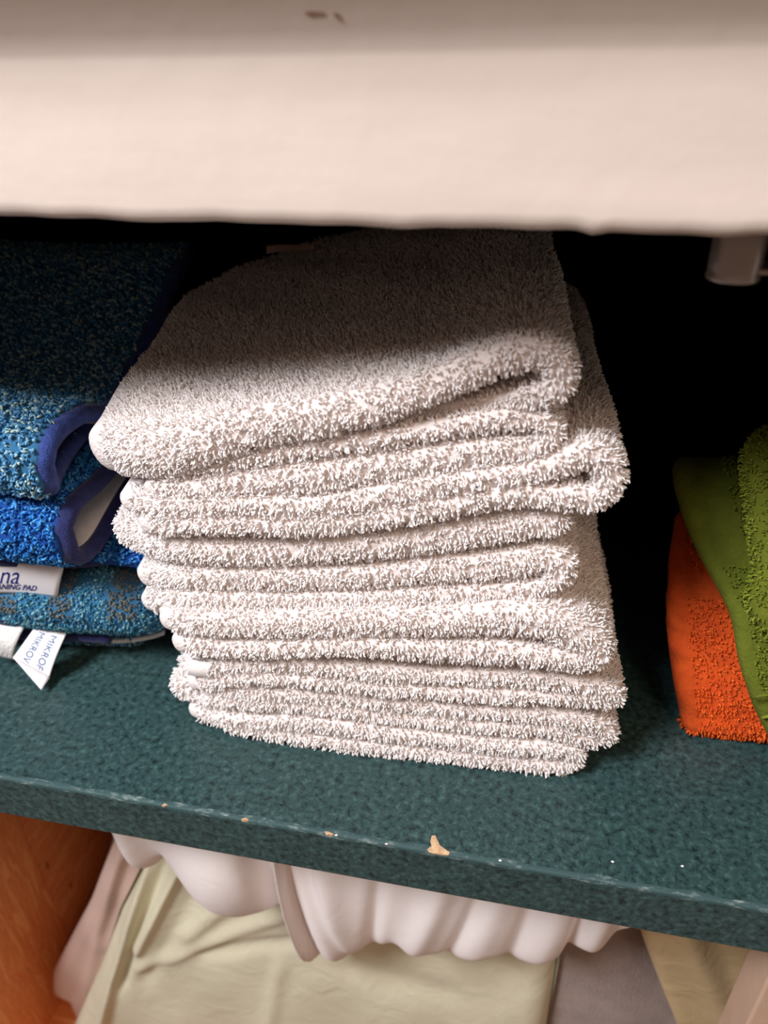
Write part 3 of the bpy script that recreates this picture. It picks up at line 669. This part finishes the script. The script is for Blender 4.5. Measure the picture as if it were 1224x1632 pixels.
# ------------------------------------------------------------------ bedding below the shelf
def cushion(name, label, cat, left, right, top, zb, matl, y_mid, y_top, disp, nu=80, nv=70, ydeep=0.16, rad=0.03, parent=None):
    """soft stuffed shape; left(z), right(z): its side edges, y_mid: front plane, disp(x,z): folds"""
    G = []
    zs = np.linspace(zb, top, nv)
    for z in zs:
        xl, xr = left(z), right(z); row = []
        def edge(x):
            dl, dr, dt = x-xl, xr-x, top-z
            e = 1.0
            for d_ in (dl, dr, dt*0.9):
                q = min(max(d_/rad, 0), 1); e *= math.sqrt(max(0, 1-(1-q)**2))
            return e
        us = 0.5-0.5*np.cos(np.linspace(0, math.pi, nu))
        for u in us:
            x = xl+(xr-xl)*u; e = edge(x)
            yb_ = y_mid + (y_top-y_mid)*max(0, (z-zb)/(top-zb))**2
            row.append((x, yb_+rad*(1-e)+disp(x, z)*min(1, e*1.5), z))
        for u in us[::-1]:
            x = xl+(xr-xl)*u; row.append((x, y_mid+rad+0.004+(ydeep)*edge(x), z))
        G.append(row)
    o = grid_obj(name, np.array(G), matl); tag(o, label, cat); return o
L1 = lambda pts, y: (lambda z, P=np.array([on_y(a, b_, y)[[2, 0]] for a, b_ in pts]): float(np.interp(z, P[::-1, 0], P[::-1, 1]) if P[0, 0] > P[-1, 0] else np.interp(z, P[:, 0], P[:, 1])))
def ridge(x, z, x0, z0, x1, z1, w_, a):
    dx, dz = x1-x0, z1-z0; L = math.hypot(dx, dz); t = ((x-x0)*dx+(z-z0)*dz)/L/L; d_ = ((x-x0)*dz-(z-z0)*dx)/L
    tt = min(max(t, 0), 1); fall = math.exp(-((t-tt)*L/0.012)**2)
    return a*math.exp(-(d_/w_)**2)*fall
YS = 0.055
def rg(x, z, pa_, pb_, w_, a, y=YS):
    A_ = on_y(*pa_, y); B_ = on_y(*pb_, y); return ridge(x, z, A_[0], A_[2], B_[0], B_[2], w_, a)
def sage_d(x, z):
    d_ = -rg(x, z, (285, 1390), (215, 1520), 0.0035, 0.007) + rg(x, z, (250, 1400), (195, 1560), 0.004, 0.005)
    d_ += -rg(x, z, (215, 1420), (165, 1632), 0.0035, 0.006) + rg(x, z, (330, 1400), (235, 1560), 0.006, 0.003)
    d_ += -rg(x, z, (230, 1545), (450, 1480), 0.005, 0.003) - rg(x, z, (300, 1500), (400, 1440), 0.006, 0.0035) + rg(x, z, (330, 1530), (480, 1520), 0.006, 0.003)
    d_ += -rg(x, z, (440, 1560), (430, 1632), 0.005, 0.003) + rg(x, z, (560, 1560), (700, 1600), 0.012, 0.003)
    d_ += 0.0012*math.sin(x*55+z*40)+0.0006*math.sin(x*110-z*60)
    return d_
sage_left = L1([(232, 1345), (215, 1400), (175, 1480), (150, 1560), (118, 1632), (60, 1760)], YS)
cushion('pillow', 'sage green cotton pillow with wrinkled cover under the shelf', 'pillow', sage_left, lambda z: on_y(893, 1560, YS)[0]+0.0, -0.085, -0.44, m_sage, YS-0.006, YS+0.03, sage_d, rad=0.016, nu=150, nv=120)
def pk(x, z):
    return -rg(x, z, (175, 1400), (130, 1600), 0.004, 0.003, 0.072)+rg(x, z, (200, 1380), (160, 1500), 0.005, 0.003, 0.072)+0.0012*math.sin(x*90+z*70)
YP = 0.066
pk_left = L1([(170, 1335), (150, 1400), (125, 1470), (88, 1540), (72, 1570), (74, 1590), (98, 1600), (112, 1632), (140, 1760)], YP+0.006)
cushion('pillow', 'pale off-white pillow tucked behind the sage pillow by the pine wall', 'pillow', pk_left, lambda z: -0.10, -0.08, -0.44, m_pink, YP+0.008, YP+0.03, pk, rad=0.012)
# white cloth hanging over the pillows
hem = [(205, 1348), (214, 1368), (226, 1382), (246, 1385), (262, 1376), (278, 1372), (300, 1392), (330, 1420), (362, 1436), (400, 1442), (452, 1444), (470, 1470), (485, 1505), (500, 1529), (540, 1531), (575, 1524), (610, 1516), (632, 1511), (665, 1524), (705, 1532), (760, 1534), (800, 1536), (850, 1538), (885, 1536), (905, 1520), (925, 1512), (945, 1520), (960, 1514), (980, 1492), (1003, 1478)]
YW = 0.040
H = np.array([on_y(a, b_, YW) for a, b_ in hem]); HP = resample(np.column_stack([H[:, 0], H[:, 2], np.array([h[0] for h in hem])]), 220)
G = []
def wd(px, v):
    s = 0
    for c, sp_, w_, a in ((470, 40, 16, 0.010), (545, 10, 26, -0.006), (500, 35, 7, -0.007), (520, 50, 8, 0.005), (590, -35, 12, 0.004), (650, -75, 22, -0.005), (705, -80, 12, 0.004), (748, -55, 24, -0.003), (802, -50, 14, 0.004), (850, -35, 22, -0.003), (897, -30, 14, 0.006), (928, -20, 18, -0.003), (965, -35, 20, 0.003), (562, 60, 9, 0.003), (270, 25, 12, 0.003), (385, 0, 75, -0.007), (235, 5, 16, -0.003)):
        s += a*math.exp(-((px-(c-sp_*v))/w_)**2)
    return s
for x, z, px in HP:
    row = []
    for k in range(5):                                   # rolled hem going back and up
        t = k/5; row.append((x, YW+0.022-0.016*t+wd(px, 0), z+0.010*(1-t)**1.5+0.001))
    for k in range(30):
        v = k/29; zz = z+( (ZU-0.004)-z)*v
        bulge = (0.011+0.009*math.exp(-((px-385)/85)**2))*math.sin(math.pi*min(1, v*1.1))**0.7
        row.append((x*(1-0.03*v), YW+0.006*(1-min(1, v*6))**2-bulge+wd(px, v*1.2)*(0.35+0.65*math.sin(math.pi*min(1, 0.15+v*0.8))), zz))
    for k in range(20):
        v = 1-k/19; zz = z+0.014+((ZU-0.004)-z-0.014)*v; row.append((x*(1-0.03*v), YW+0.030+0.03*v, zz))
    G.append(row)
o = grid_obj('white_sheet', np.array(G), m_wcot); tag(o, 'white cotton bedding bulging down over the pillows under the shelf edge', 'bedding')
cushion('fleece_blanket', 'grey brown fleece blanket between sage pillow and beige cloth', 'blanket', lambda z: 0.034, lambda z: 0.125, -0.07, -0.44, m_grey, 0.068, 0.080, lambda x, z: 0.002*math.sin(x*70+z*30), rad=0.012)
bl = L1([(1008, 1470), (1030, 1530), (1055, 1590), (1074, 1632), (1110, 1720)], 0.05)
def bd(x, z): return -rg(x, z, (1100, 1500), (1160, 1632), 0.006, 0.004, 0.05)+rg(x, z, (1140, 1500), (1185, 1600), 0.006, 0.004, 0.05)+0.0015*math.sin(x*90+z*80)
cushion('folded_sheet', 'beige cotton sheet folded beside the cream post', 'sheet', bl, lambda z: 0.26, -0.06, -0.44, m_beige, 0.046, 0.055, bd, rad=0.008, ydeep=0.012)
st = [tuple(on_y(a_, b_, y_)) for a_, b_, y_ in ((1200, 1112, 0.0475), (1207, 1110, 0.0462), (1220, 1108, 0.046), (1240, 1107, 0.046))]
tube_along('hem_seam', st, 0.0006, m_green, GT, n=16)
st = [tuple(on_y(a_, b_, y_)) for a_, b_, y_ in ((1215, 1144, 0.0468), (1224, 1142, 0.0458), (1240, 1141, 0.0455))]
tube_along('hem_seam', st, 0.0006, m_greeny, GT, n=16)
fw = patch([on_y(303, 1054, 0.0250), on_y(338, 1058, 0.0238), on_y(333, 1080, 0.0238), on_y(299, 1075, 0.0252)], 1, 1, lambda u, v: 0.0010*math.sin(v*math.pi)+0.0004*math.sin(u*math.pi))
strip('woven_band', fw, m_band, T7, 14, 14, th=0.002)['label'] = 'smooth woven band'
# cream sewn label at the far side of the top towel
fz = patch([on_y(425, 392, 0.172), on_y(502, 388, 0.185), on_y(503, 397, 0.184), on_y(425, 404, 0.170)], 1, 1, lambda u, v: 0.0008*math.sin(u*6.3))
strip('label', fz, m_pink, T1, th=0.0005)['label'] = 'cream sewn label'
for o in bpy.data.objects:
    if o.type == 'MESH' and len(o.data.polygons) > 9000: print('BIG', o.name, o.parent.name if o.parent else '', len(o.data.polygons)*2)
print('TRIS', sum(sum(len(p.vertices)-2 for p in o.data.polygons) if len(o.data.polygons) < 5000 else len(o.data.polygons)*2 for o in bpy.data.objects if o.type == 'MESH'))
